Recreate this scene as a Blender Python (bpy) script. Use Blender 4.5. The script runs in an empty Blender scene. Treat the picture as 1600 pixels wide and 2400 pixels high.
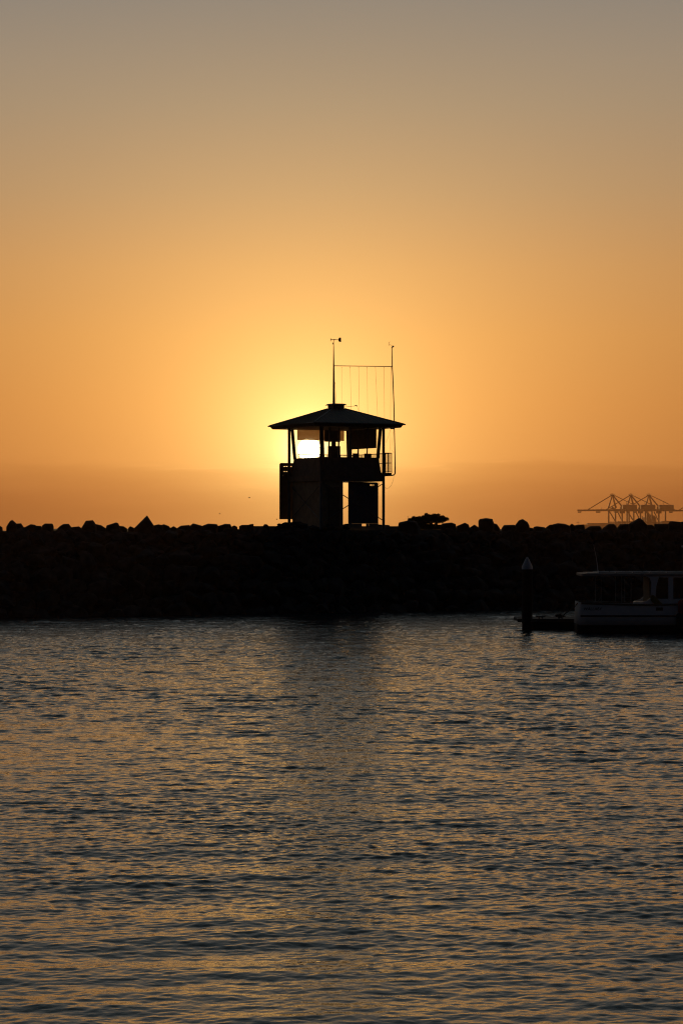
import bpy, bmesh, math, random
import numpy as np
from mathutils import Vector, Matrix
R = math.radians
random.seed(7)
rng = np.random.default_rng(11)
sc = bpy.context.scene
col = sc.collection

# ------------------------------------------------------------------ camera
F = 5667.0            # focal length in photo pixels (1600 px wide)
HZ = 1245.0           # photo row of the horizon
CH = 3.9              # camera height over the water
cam = bpy.data.objects.new('camera', bpy.data.cameras.new('camera'))
col.objects.link(cam); sc.camera = cam
cam.location = (0, 0, CH); cam.rotation_euler = (R(90), 0, 0)
cam.data.sensor_width = 36; cam.data.lens = F*36/2400
cam.data.shift_y = 45/2400
cam.data.clip_start = 0.5; cam.data.clip_end = 60000

def at(x, y, d):      # a point seen at photo pixel x, y standing d metres away
    return Vector(((x-800)/F*d, d, CH+(HZ-y)/F*d))

# ------------------------------------------------------------------ world
SUN_EL, SUN_AZ = R(1.93), math.atan((725-800)/F)
sd = Vector((math.sin(SUN_AZ)*math.cos(SUN_EL), math.cos(SUN_AZ)*math.cos(SUN_EL), math.sin(SUN_EL)))
w = bpy.data.worlds.new('World'); sc.world = w; w.use_nodes = True
nt = w.node_tree; nt.nodes.clear()
N, L = nt.nodes.new, nt.links.new
def mth(op, a, b=None, c=None, clamp=False):
    n = N('ShaderNodeMath'); n.operation = op; n.use_clamp = clamp
    for i, v in enumerate((a, b, c)):
        if v is None: continue
        if isinstance(v, (int, float)): n.inputs[i].default_value = v
        else: L(v, n.inputs[i])
    return n.outputs[0]
tc = N('ShaderNodeTexCoord')
sep = N('ShaderNodeSeparateXYZ'); L(tc.outputs['Generated'], sep.inputs[0])
X_, Y_, Z_ = sep.outputs
el = mth('MULTIPLY', mth('ARCSINE', Z_), 180/math.pi)             # degrees above the horizon
az = mth('MULTIPLY', mth('SUBTRACT', mth('ARCTAN2', X_, Y_), SUN_AZ), 180/math.pi)
rel = mth('DIVIDE', mth('MAXIMUM', el, 0.0), 90.0)
t = mth('POWER', rel, 0.5)
ramp = N('ShaderNodeValToRGB'); L(t, ramp.inputs[0])
SKY = [(0, (.56,.20,.055)), (.8, (.62,.22,.058)), (1.7, (.72,.27,.066)), (3, (.74,.295,.074)), (4.6, (.71,.315,.088)),
       (6.2, (.62,.312,.112)), (8, (.47,.290,.145)), (10, (.355,.262,.168)), (12.4, (.253,.221,.180)), (18, (.165,.178,.172)),
       (28, (.095,.122,.130)), (45, (.048,.068,.080)), (90, (.016,.024,.036))]
els = ramp.color_ramp.elements
while len(els) > 1: els.remove(els[-1])
for i, (e, c) in enumerate(SKY):
    p = math.sqrt(e/90)
    k = els[0] if i == 0 else els.new(p)
    k.position = p; k.color = (*c, 1)
def vmul(colr, fac):
    n = N('ShaderNodeVectorMath'); n.operation = 'SCALE'
    if isinstance(colr, tuple): n.inputs[0].default_value = colr
    else: L(colr, n.inputs[0])
    if isinstance(fac, (int, float)): n.inputs['Scale'].default_value = fac
    else: L(fac, n.inputs['Scale'])
    return n.outputs[0]
def vadd(a, b):
    n = N('ShaderNodeVectorMath'); n.operation = 'ADD'; L(a, n.inputs[0]); L(b, n.inputs[1]); return n.outputs[0]
# dimmer away from the sun's azimuth
cosaz = mth('COSINE', mth('MULTIPLY', az, math.pi/180))
rear = mth('MULTIPLY_ADD', mth('POWER', mth('MULTIPLY_ADD', cosaz, .5, .5), 3.0), .935, .065)
azn = mth('DIVIDE', az, 7.5)
side = mth('MULTIPLY_ADD', mth('EXPONENT', mth('MULTIPLY', mth('MULTIPLY', azn, azn), -1.0)), .50, .52)
low = mth('SUBTRACT', 1.0, mth('MULTIPLY', el, 1/11.0, clamp=True))       # the side falloff is strongest low down
side = mth('ADD', mth('MULTIPLY', side, low), mth('SUBTRACT', 1.0, low))
base = vmul(ramp.outputs[0], mth('MULTIPLY', rear, side))
tint = N('ShaderNodeMix'); tint.data_type = 'VECTOR'; L(mth('MULTIPLY_ADD', cosaz, .5, .5), tint.inputs[0]); tint.inputs[4].default_value = (.45,.75,1.5); tint.inputs[5].default_value = (1,1,1)
_vm = N('ShaderNodeVectorMath'); _vm.operation = 'MULTIPLY'; L(base, _vm.inputs[0]); L(tint.outputs[1], _vm.inputs[1]); base = _vm.outputs[0]
# warm aureole round the sun
dv = N('ShaderNodeVectorMath'); dv.operation = 'SUBTRACT'; L(tc.outputs['Generated'], dv.inputs[0]); dv.inputs[1].default_value = sd
ln = N('ShaderNodeVectorMath'); ln.operation = 'LENGTH'; L(dv.outputs[0], ln.inputs[0])
th = mth('MULTIPLY', ln.outputs['Value'], 180/math.pi)
def glow(colr, amp, sig, pw=1.0):
    q = mth('POWER', mth('DIVIDE', th, sig), pw)
    return vmul(colr, mth('MULTIPLY', mth('EXPONENT', mth('MULTIPLY', q, -1.0)), amp))
acc = vadd(base, glow((1, .60, .14), .50, 4.7, 1.35))
acc = vadd(acc, glow((1, .90, .34), .95, 1.45, 1.15))
# low bank of haze cloud on the horizon, its top edge uneven and faintly lit
cv = N('ShaderNodeCombineXYZ'); L(mth('MULTIPLY', az, .16), cv.inputs[0]); L(mth('MULTIPLY', el, 1.3), cv.inputs[1])
nz = N('ShaderNodeTexNoise'); nz.inputs['Scale'].default_value = 1.6; nz.inputs['Detail'].default_value = 6; L(cv.outputs[0], nz.inputs['Vector'])
cv2 = N('ShaderNodeCombineXYZ'); L(mth('MULTIPLY', az, .5), cv2.inputs[0]); L(mth('MULTIPLY', el, 7.0), cv2.inputs[1])
nz2 = N('ShaderNodeTexNoise'); nz2.inputs['Scale'].default_value = 1.5; nz2.inputs['Detail'].default_value = 5; L(cv2.outputs[0], nz2.inputs['Vector'])
edge = mth('ADD', mth('MULTIPLY_ADD', nz.outputs[0], .9, 1.12), mth('MULTIPLY', az, .008))
dd = mth('SUBTRACT', edge, el)
mr = N('ShaderNodeMapRange'); mr.interpolation_type = 'SMOOTHSTEP'; L(dd, mr.inputs['Value'])
mr.inputs['From Min'].default_value = -.14; mr.inputs['From Max'].default_value = .2
mr2 = N('ShaderNodeMapRange'); mr2.interpolation_type = 'SMOOTHSTEP'; L(dd, mr2.inputs['Value'])
mr2.inputs['From Min'].default_value = -.1; mr2.inputs['From Max'].default_value = 1.2
bank = mth('ADD', mth('MULTIPLY', mr.outputs[0], .11), mth('MULTIPLY', mr2.outputs[0], .22))
bc = N('ShaderNodeCombineXYZ')
for i_, k_ in enumerate((.85, 1.05, 1.2)): L(mth('MULTIPLY_ADD', bank, -k_, 1.0), bc.inputs[i_])
_vb = N('ShaderNodeVectorMath'); _vb.operation = 'MULTIPLY'; L(acc, _vb.inputs[0]); L(bc.outputs[0], _vb.inputs[1]); acc = _vb.outputs[0]
rim = mth('EXPONENT', mth('MULTIPLY', mth('POWER', mth('DIVIDE', mth('ABSOLUTE', dd), .035), 2.0), -1.0))
wis = mth('MULTIPLY', mth('MULTIPLY', mth('SUBTRACT', nz2.outputs[0], .44, clamp=True), 3.2, clamp=True), rim)
wis = mth('MULTIPLY', wis, mth('EXPONENT', mth('MULTIPLY', mth('POWER', mth('DIVIDE', mth('ABSOLUTE', az), 4.5), 2.0), -1.0)))
acc = vadd(acc, vmul((1, .62, .22), mth('MULTIPLY', wis, .16)))
# the sun's own disc and the bright rim of air round it
disc = N('ShaderNodeMapRange'); disc.interpolation_type = 'SMOOTHSTEP'; L(th, disc.inputs['Value'])
disc.inputs['From Min'].default_value = .285; disc.inputs['From Max'].default_value = .255
acc = vadd(acc, vmul((1, .82, .45), mth('MULTIPLY', disc.outputs[0], 14.0)))
acc = vadd(acc, glow((1, .85, .45), 1.5, .42, 1.6))
bg = N('ShaderNodeBackground'); L(acc, bg.inputs[0]); bg.inputs[1].default_value = 1.0
sky = N('ShaderNodeTexSky'); sky.sky_type = 'NISHITA'; sky.sun_disc = False
sky.sun_elevation = SUN_EL; sky.sun_rotation = SUN_AZ; sky.dust_density = 3; sky.ozone_density = 2
bg2 = N('ShaderNodeBackground'); L(sky.outputs[0], bg2.inputs[0]); bg2.inputs[1].default_value = 0.004
ad = N('ShaderNodeAddShader'); L(bg.outputs[0], ad.inputs[0]); L(bg2.outputs[0], ad.inputs[1])
wo = N('ShaderNodeOutputWorld'); L(ad.outputs[0], wo.inputs[0])
w.cycles.sampling_method = 'MANUAL'; w.cycles.sample_map_resolution = 2048

sun = bpy.data.objects.new('sun', bpy.data.lights.new('sun', 'SUN')); col.objects.link(sun)
sun.data.energy = 2.0; sun.data.angle = R(.53); sun.data.color = (1, .62, .26)
sun.rotation_euler = (-sd).to_track_quat('-Z', 'Y').to_euler()

vs = sc.view_settings
vs.view_transform = 'Standard'; vs.look = 'None'; vs.exposure = 0; vs.gamma = 1
sc.cycles.max_bounces = 6; sc.cycles.diffuse_bounces = 2; sc.cycles.glossy_bounces = 3
sc.cycles.volume_bounces = 0; sc.cycles.transparent_max_bounces = 8
sc.cycles.sample_clamp_indirect = 4
sc.cycles.use_denoising = True; sc.cycles.filter_width = 1.1

# ------------------------------------------------------------------ materials
MATS = {}
def mat(name, c, rough=.7, metal=0, var=.25, scale=4.0, bump=.0, spec=.5):
    if name in MATS: return MATS[name]
    m = bpy.data.materials.new(name); m.use_nodes = True; n = m.node_tree; b = n.nodes['Principled BSDF']
    b.inputs['Roughness'].default_value = rough; b.inputs['Metallic'].default_value = metal
    b.inputs['Specular IOR Level'].default_value = spec
    tcn = n.nodes.new('ShaderNodeTexCoord'); ns = n.nodes.new('ShaderNodeTexNoise')
    ns.inputs['Scale'].default_value = scale; ns.inputs['Detail'].default_value = 6
    n.links.new(tcn.outputs['Object'], ns.inputs['Vector'])
    r = n.nodes.new('ShaderNodeValToRGB'); n.links.new(ns.outputs[0], r.inputs[0])
    r.color_ramp.elements[0].position = .3; r.color_ramp.elements[1].position = .7
    r.color_ramp.elements[0].color = (*[x*(1-var) for x in c], 1)
    r.color_ramp.elements[1].color = (*[min(1, x*(1+var)) for x in c], 1)
    n.links.new(r.outputs[0], b.inputs['Base Color'])
    if bump:
        bp = n.nodes.new('ShaderNodeBump'); bp.inputs['Strength'].default_value = bump; bp.inputs['Distance'].default_value = .05
        n.links.new(ns.outputs[0], bp.inputs['Height']); n.links.new(bp.outputs[0], b.inputs['Normal'])
    MATS[name] = m; return m
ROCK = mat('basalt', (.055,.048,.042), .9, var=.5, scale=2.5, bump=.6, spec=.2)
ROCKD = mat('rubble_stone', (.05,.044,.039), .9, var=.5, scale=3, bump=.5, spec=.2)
CONC = mat('concrete', (.22,.2,.18), .85)
STEEL = mat('painted_steel', (.10,.095,.09), .5)
ROOFM = mat('roof_sheeting', (.11,.07,.045), .6)
WALLM = mat('tower_cladding', (.13,.09,.06), .7)
SHEDM = mat('pale_cladding', (.26,.19,.12), .7)
NAVY = mat('dark_blue_panel', (.05,.055,.085), .6)
BLIND_GLOW = mat('blind_fabric_glow', (.10,.08,.06), .8)  # blind by the sun: lens glare put in as a warm translucent colour
_n = BLIND_GLOW.node_tree; _t = _n.nodes.new('ShaderNodeBsdfTranslucent'); _t.inputs[0].default_value = (.9,.55,.2,1)
_m = _n.nodes.new('ShaderNodeMixShader'); _m.inputs[0].default_value = .5
_n.links.new(_n.nodes['Principled BSDF'].outputs[0], _m.inputs[1]); _n.links.new(_t.outputs[0], _m.inputs[2]); _q = _n.nodes.new('ShaderNodeBsdfTransparent'); _k = _n.nodes.new('ShaderNodeMixShader'); _k.inputs[0].default_value = .14
_n.links.new(_m.outputs[0], _k.inputs[1]); _n.links.new(_q.outputs[0], _k.inputs[2]); _n.links.new(_k.outputs[0], _n.nodes['Material Output'].inputs[0])
BLIND_DARK = mat('blind_fabric_dark', (.12,.09,.06), .9)  # dark copy of the same blind fabric, without the glare colour
CABM = mat('cabinet_paint', (.07,.06,.05), .6)
TIMB = mat('weathered_timber', (.10,.08,.06), .8)
ROPE = mat('yellow_rope', (.45,.40,.08), .8)
DROPE = mat('dark_rope', (.04,.035,.03), .9)
BLACK = mat('black_rubber', (.02,.02,.02), .7)
DULL = mat('dull_steel', (.16,.16,.17), .6)
ROOFG = mat('grey_roof_gelcoat', (.22,.23,.25), .5, var=.05)
WHITE = mat('white_gelcoat', (.74,.75,.78), .35, var=.04)
CHROME = mat('bright_steel', (.6,.6,.6), .2, 1, var=.05)
GREYP = mat('grey_cap', (.5,.5,.54), .5, var=.06)
PILEM = mat('tarred_pile', (.035,.03,.028), .8)
HULLB = mat('hull_bottom_black', (.015,.015,.02), .6)  # near-black from a little above the waterline down
CANV = mat('mustard_canvas', (.20,.16,.04), .9)
REDM = mat('red_plastic', (.35,.03,.03), .5)
LEAF = mat('coastal_leaf', (.05,.06,.025), .6, var=.5)
STEM = mat('twig_bark', (.06,.045,.03), .9)
CRANEM = mat('crane_paint', (.10,.10,.11), .6)
PORTM = mat('port_shed_sheeting', (.14,.13,.12), .7, scale=.05)
BIRDM = mat('dark_feathers', (.06,.055,.05), .8)
def glass(name, tint=(.99,.99,.98)):
    m = bpy.data.materials.new(name); m.use_nodes = True; n = m.node_tree
    n.nodes.remove(n.nodes['Principled BSDF'])
    tr = n.nodes.new('ShaderNodeBsdfTransparent'); tr.inputs[0].default_value = (*tint, 1)
    gl = n.nodes.new('ShaderNodeBsdfGlossy'); gl.inputs['Roughness'].default_value = .02
    mx = n.nodes.new('ShaderNodeMixShader')
    mx.inputs[0].default_value = .03; n.links.new(tr.outputs[0], mx.inputs[1]); n.links.new(gl.outputs[0], mx.inputs[2])
    n.links.new(mx.outputs[0], n.nodes['Material Output'].inputs[0]); return m
GLASS = glass('window_glass')
DGLASS = mat('tinted_glass', (.01,.01,.012), .1, var=.1)

# ------------------------------------------------------------------ helpers
def tag(o, label=None, cat=None, group=None, kind=None):
    for k, v in (('label', label), ('category', cat), ('group', group), ('kind', kind)):
        if v: o[k] = v
    return o
def empty(name, loc, rz=0, label=None, cat=None, group=None):
    o = bpy.data.objects.new(name, None); col.objects.link(o); o.location = loc; o.rotation_euler = (0, 0, rz)
    o.empty_display_size = .3
    return tag(o, label, cat, group)
class MB:
    def __init__(s): s.v = []; s.f = []
    def add(s, vs, fs):
        n = len(s.v); s.v += [tuple(x) for x in vs]; s.f += [tuple(n+i for i in f) for f in fs]; return s
    def box(s, x0, x1, y0, y1, z0, z1):
        return s.add([(x,y,z) for z in (z0,z1) for y in (y0,y1) for x in (x0,x1)],
                     [(0,2,3,1),(4,5,7,6),(0,1,5,4),(2,6,7,3),(0,4,6,2),(1,3,7,5)])
    def tube(s, pts, r, n=8, cap=True):
        pts = [Vector(p) for p in pts]; rs = r if isinstance(r, (list, tuple)) else [r]*len(pts)
        vs, fs = [], []
        for i, p in enumerate(pts):
            a = pts[max(i-1, 0)]; b = pts[min(i+1, len(pts)-1)]; d = (b-a).normalized()
            u = d.cross(Vector((0,1,0)) if abs(d.y) < .9 else Vector((1,0,0))).normalized(); v = d.cross(u)
            for k in range(n):
                q = 2*math.pi*k/n; vs.append(p+(u*math.cos(q)+v*math.sin(q))*rs[i])
        for i in range(len(pts)-1):
            for k in range(n):
                fs.append((i*n+k, i*n+(k+1)%n, (i+1)*n+(k+1)%n, (i+1)*n+k))
        if cap: fs += [tuple(range(n)), tuple((len(pts)-1)*n+k for k in reversed(range(n)))]
        return s.add(vs, fs)
    def beam(s, a, b, w_, h=None):              # square bar between two points
        h = h or w_; a = Vector(a); b = Vector(b); d = (b-a).normalized()
        u = d.cross(Vector((0,0,1)) if abs(d.z) < .9 else Vector((0,1,0))).normalized(); v = d.cross(u)
        vs = [p+u*w_/2*i+v*h/2*j for p in (a, b) for i, j in ((-1,-1),(1,-1),(1,1),(-1,1))]
        return s.add(vs, [(0,1,2,3),(7,6,5,4),(0,4,5,1),(1,5,6,2),(2,6,7,3),(3,7,4,0)])
    def prism(s, poly, y0, y1):                 # polygon in x, z drawn out along y
        n = len(poly)
        return s.add([(x,y0,z) for x,z in poly]+[(x,y1,z) for x,z in poly],
                     [tuple(range(n)), tuple(range(2*n-1, n-1, -1))]+[(i, n+i, n+(i+1)%n, (i+1)%n) for i in range(n)])
    def plan(s, poly, z0, z1):                  # polygon in x, y drawn up
        n = len(poly)
        return s.add([(x,y,z0) for x,y in poly]+[(x,y,z1) for x,y in poly],
                     [tuple(range(n-1,-1,-1)), tuple(range(n, 2*n))]+[(i, (i+1)%n, n+(i+1)%n, n+i) for i in range(n)])
    def build(s, name, m, parent=None, smooth=False, loc=None, bevel=0):
        me = bpy.data.meshes.new(name); me.from_pydata(s.v, [], s.f)
        if bevel:
            bm = bmesh.new(); bm.from_mesh(me)
            bmesh.ops.bevel(bm, geom=bm.edges[:], offset=bevel, segments=2, affect='EDGES', profile=.6); bm.to_mesh(me); bm.free()
        if smooth:
            for p in me.polygons: p.use_smooth = True
        me.materials.append(m); me.update()
        o = bpy.data.objects.new(name, me); col.objects.link(o)
        if parent: o.parent = parent
        if loc: o.location = loc
        return o

# ------------------------------------------------------------------ water: one sheet out to the horizon
def make_water():
    ds = [16.0]
    while ds[-1] < 128:
        d = ds[-1]; ds.append(d + (.03 if d < 32 else .03+(d-32)*.0012))
    rows = np.array([-4000, -300, -40, 0, 8, 14] + ds + [135, 150, 200, 400, 1500, 12000])
    nc = 600; cx = np.linspace(-1, 1, nc)
    W = .15*np.clip(rows, 16, 128)+3
    Xg = cx[None, :]*W[:, None]
    ex = np.cumsum(np.linspace(.05, .16, 150))[None, :]+0*W[:, None]
    Xg = np.concatenate([-(W[:, None]+ex)[:, ::-1], Xg, W[:, None]+ex], 1); W = W+ex[0, -1]
    Xg = np.concatenate([np.full((len(rows), 1), -9000.), -(W[:, None]+40), Xg, W[:, None]+40, np.full((len(rows), 1), 9000.)], 1)
    Yg = np.repeat(rows[:, None], Xg.shape[1], 1)
    sp = np.gradient(rows)
    Z = np.zeros_like(Xg)
    lam = np.concatenate([np.exp(rng.uniform(math.log(.085), math.log(.75), 250)), np.exp(rng.uniform(math.log(.75), math.log(3.6), 26))])
    gust = 1+.28*np.sin(Xg*.31+Yg*.11+1.3)*np.sin(Yg*.17-Xg*.07)+.18*np.sin(Xg*.9+.4*Yg)*np.sin(Yg*.45+2)
    for l in lam:
        spread = .60 if l < .5 else .32
        ang = -math.pi/2 + .10 + rng.normal(0, spread)
        kx, ky = math.cos(ang)*2*math.pi/l, math.sin(ang)*2*math.pi/l
        slope = .0112*(.2/l)**.45 if l < .75 else .0076
        a = slope*l/(2*math.pi)
        ph = rng.uniform(0, 2*math.pi)
        fade = np.clip((l/np.maximum(sp, .02)-1.8)/1.6, 0, 1)[:, None]
        q = kx*Xg+ky*Yg+ph
        near = (1-(.30 if l < .6 else 0)*np.clip((30-Yg)/9, 0, 1))*(1+(1.0 if .3 < l < 1.3 else .3)*np.clip((Yg-30)/30, 0, 1))
        Z += near*a*fade*(np.sin(q)+.22*np.cos(2*q))
    Z *= gust
    for l, sl, da in ((1.35,.030,.17), (1.9,.032,.10), (2.7,.028,.21), (.95,.022,.05)):
        kx, ky = math.cos(-math.pi/2+da)*2*math.pi/l, math.sin(-math.pi/2+da)*2*math.pi/l
        env = np.clip((34-Yg)/12, 0, 1)*(.55+.45*np.sin(Xg*.5+l*3)*np.sin(Yg*.35+l))
        q = kx*Xg+ky*Yg+l*5+.7*np.sin(Xg*.33+l)
        Z += .8*env*sl*l/(2*math.pi)*(np.sin(q)+.25*np.cos(2*q))
    nf = 30
    m = np.ones(Xg.shape[1]); m[:2] = 0; m[-2:] = 0
    m[2:2+nf] = np.linspace(0, 1, nf); m[-2-nf:-2] = np.linspace(1, 0, nf)
    Z *= m[None, :]
    ry = np.clip((rows-14)/2, 0, 1)*np.clip((140-rows)/10, 0, 1)
    Z *= ry[:, None]
    nr, nk = Xg.shape
    co = np.stack([Xg, Yg, Z], -1).reshape(-1, 3).astype(np.float32)
    i = np.arange(nr-1)[:, None]*nk+np.arange(nk-1)[None, :]
    q = np.stack([i, i+1, i+nk+1, i+nk], -1).reshape(-1, 4)
    me = bpy.data.meshes.new('water')
    me.vertices.add(len(co)); me.vertices.foreach_set('co', co.ravel())
    me.loops.add(q.size); me.loops.foreach_set('vertex_index', q.ravel().astype(np.int32))
    me.polygons.add(len(q)); me.polygons.foreach_set('loop_start', np.arange(0, q.size, 4, dtype=np.int32))
    me.polygons.foreach_set('use_smooth', np.ones(len(q), dtype=bool))
    me.update(calc_edges=True)
    m_ = bpy.data.materials.new('harbour_water'); m_.use_nodes = True; n = m_.node_tree; b = n.nodes['Principled BSDF']
    b.inputs['Base Color'].default_value = (.012,.022,.028,1); b.inputs['Roughness'].default_value = .03
    b.inputs['IOR'].default_value = 1.333
    tcn = n.nodes.new('ShaderNodeTexCoord')
    mp = n.nodes.new('ShaderNodeMapping'); mp.inputs['Scale'].default_value = (1, 1.7, 1); mp.inputs['Rotation'].default_value = (0,0,.12)
    n.links.new(tcn.outputs['Object'], mp.inputs[0])
    prev = None
    sx_ = n.nodes.new('ShaderNodeSeparateXYZ'); n.links.new(tcn.outputs['Object'], sx_.inputs[0])
    for s_, st, ds_, far in ((2.6, .20, .03, .7), (7.0, .30, .02, .9), (18.0, .2, .007, .6)):
        ns = n.nodes.new('ShaderNodeTexNoise'); ns.inputs['Scale'].default_value = s_; ns.inputs['Detail'].default_value = 3
        n.links.new(mp.outputs[0], ns.inputs['Vector'])
        bp = n.nodes.new('ShaderNodeBump'); mr_ = n.nodes.new('ShaderNodeMapRange'); n.links.new(sx_.outputs[1], mr_.inputs['Value'])   # more wind ripple in open water, away from the near shore
        mr_.inputs['From Min'].default_value = 28; mr_.inputs['From Max'].default_value = 85; mr_.inputs['To Min'].default_value = st; mr_.inputs['To Max'].default_value = far
        n.links.new(mr_.outputs[0], bp.inputs['Strength']); bp.inputs['Distance'].default_value = ds_
        n.links.new(ns.outputs[0], bp.inputs['Height'])
        if prev: n.links.new(prev, bp.inputs['Normal'])
        prev = bp.outputs[0]
    n.links.new(prev, b.inputs['Normal'])
    me.materials.append(m_)
    o = bpy.data.objects.new('water', me); col.objects.link(o); tag(o, kind='structure')
make_water()

# ------------------------------------------------------------------ breakwater
def wd(x): return 116.3 + .47*x                 # depth of its waterline at world x
RUN = 4.8
def slope_z(s): return 4.02*min(1, max(-.3, s/RUN))
def bwx(px, s=0):                               # world x of the breakwater at photo column px, s metres behind the waterline
    u = (px-800)/F; return u*(116.3+s)/(1-.47*u)
m = MB()
prof = [(-3, -1.9), (-1, -.75), (0, -.12), (1.5, .78), (3.2, 1.85), (5, 2.95), (6.3, 3.75), (7.0, 3.98), (9.5, 4.0), (13, 4.0), (17, 3.9), (20, 2.4), (25, -1.5)]
prof = [(s_*.74 if s_ < 9 else s_, z_) for s_, z_ in prof]
xs = np.arange(-90, 110, .8)
vs_ = []
for x in xs:
    for k, (s, z) in enumerate(prof):
        j = .0 if k in (0, 12) else .12
        vs_.append((x, wd(x)+s, z + random.uniform(-j, j*.3)))
P = len(prof)
m.add(vs_, [(i*P+k, (i+1)*P+k, (i+1)*P+k+1, i*P+k+1) for i in range(len(xs)-1) for k in range(P-1)])
tag(m.build('breakwater_ground', ROCKD), kind='structure')
# flat sealed track along the crest by the tower
m = MB()
xa, xb = bwx(592, 9), bwx(950, 9)
m.add([(xa, wd(xa)+6.0, 3.6), (xb, wd(xb)+6.0, 3.6), (xb, wd(xb)+15, 3.6), (xa, wd(xa)+15, 3.6),
       (xa, wd(xa)+6.0, 4.155), (xb, wd(xb)+6.0, 4.155), (xb, wd(xb)+15, 4.155), (xa, wd(xa)+15, 4.155)],
      [(3,2,1,0),(4,5,6,7),(0,1,5,4),(1,2,6,5),(2,3,7,6),(3,0,4,7)])
tag(m.build('path', CONC), kind='structure')

def hull_mesh(name, pts, mt, bev=.03, sub=False):
    bm = bmesh.new()
    for p in pts: bm.verts.new(p)
    r = bmesh.ops.convex_hull(bm, input=bm.verts[:])
    bmesh.ops.delete(bm, geom=[v for v in bm.verts if not v.link_faces], context='VERTS')
    bmesh.ops.dissolve_limit(bm, angle_limit=R(9), verts=bm.verts[:], edges=bm.edges[:])
    bmesh.ops.bevel(bm, geom=bm.edges[:], offset=bev, segments=2, affect='EDGES', profile=.5)
    me = bpy.data.meshes.new(name); bm.to_mesh(me); bm.free(); me.materials.append(mt); return me

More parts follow.
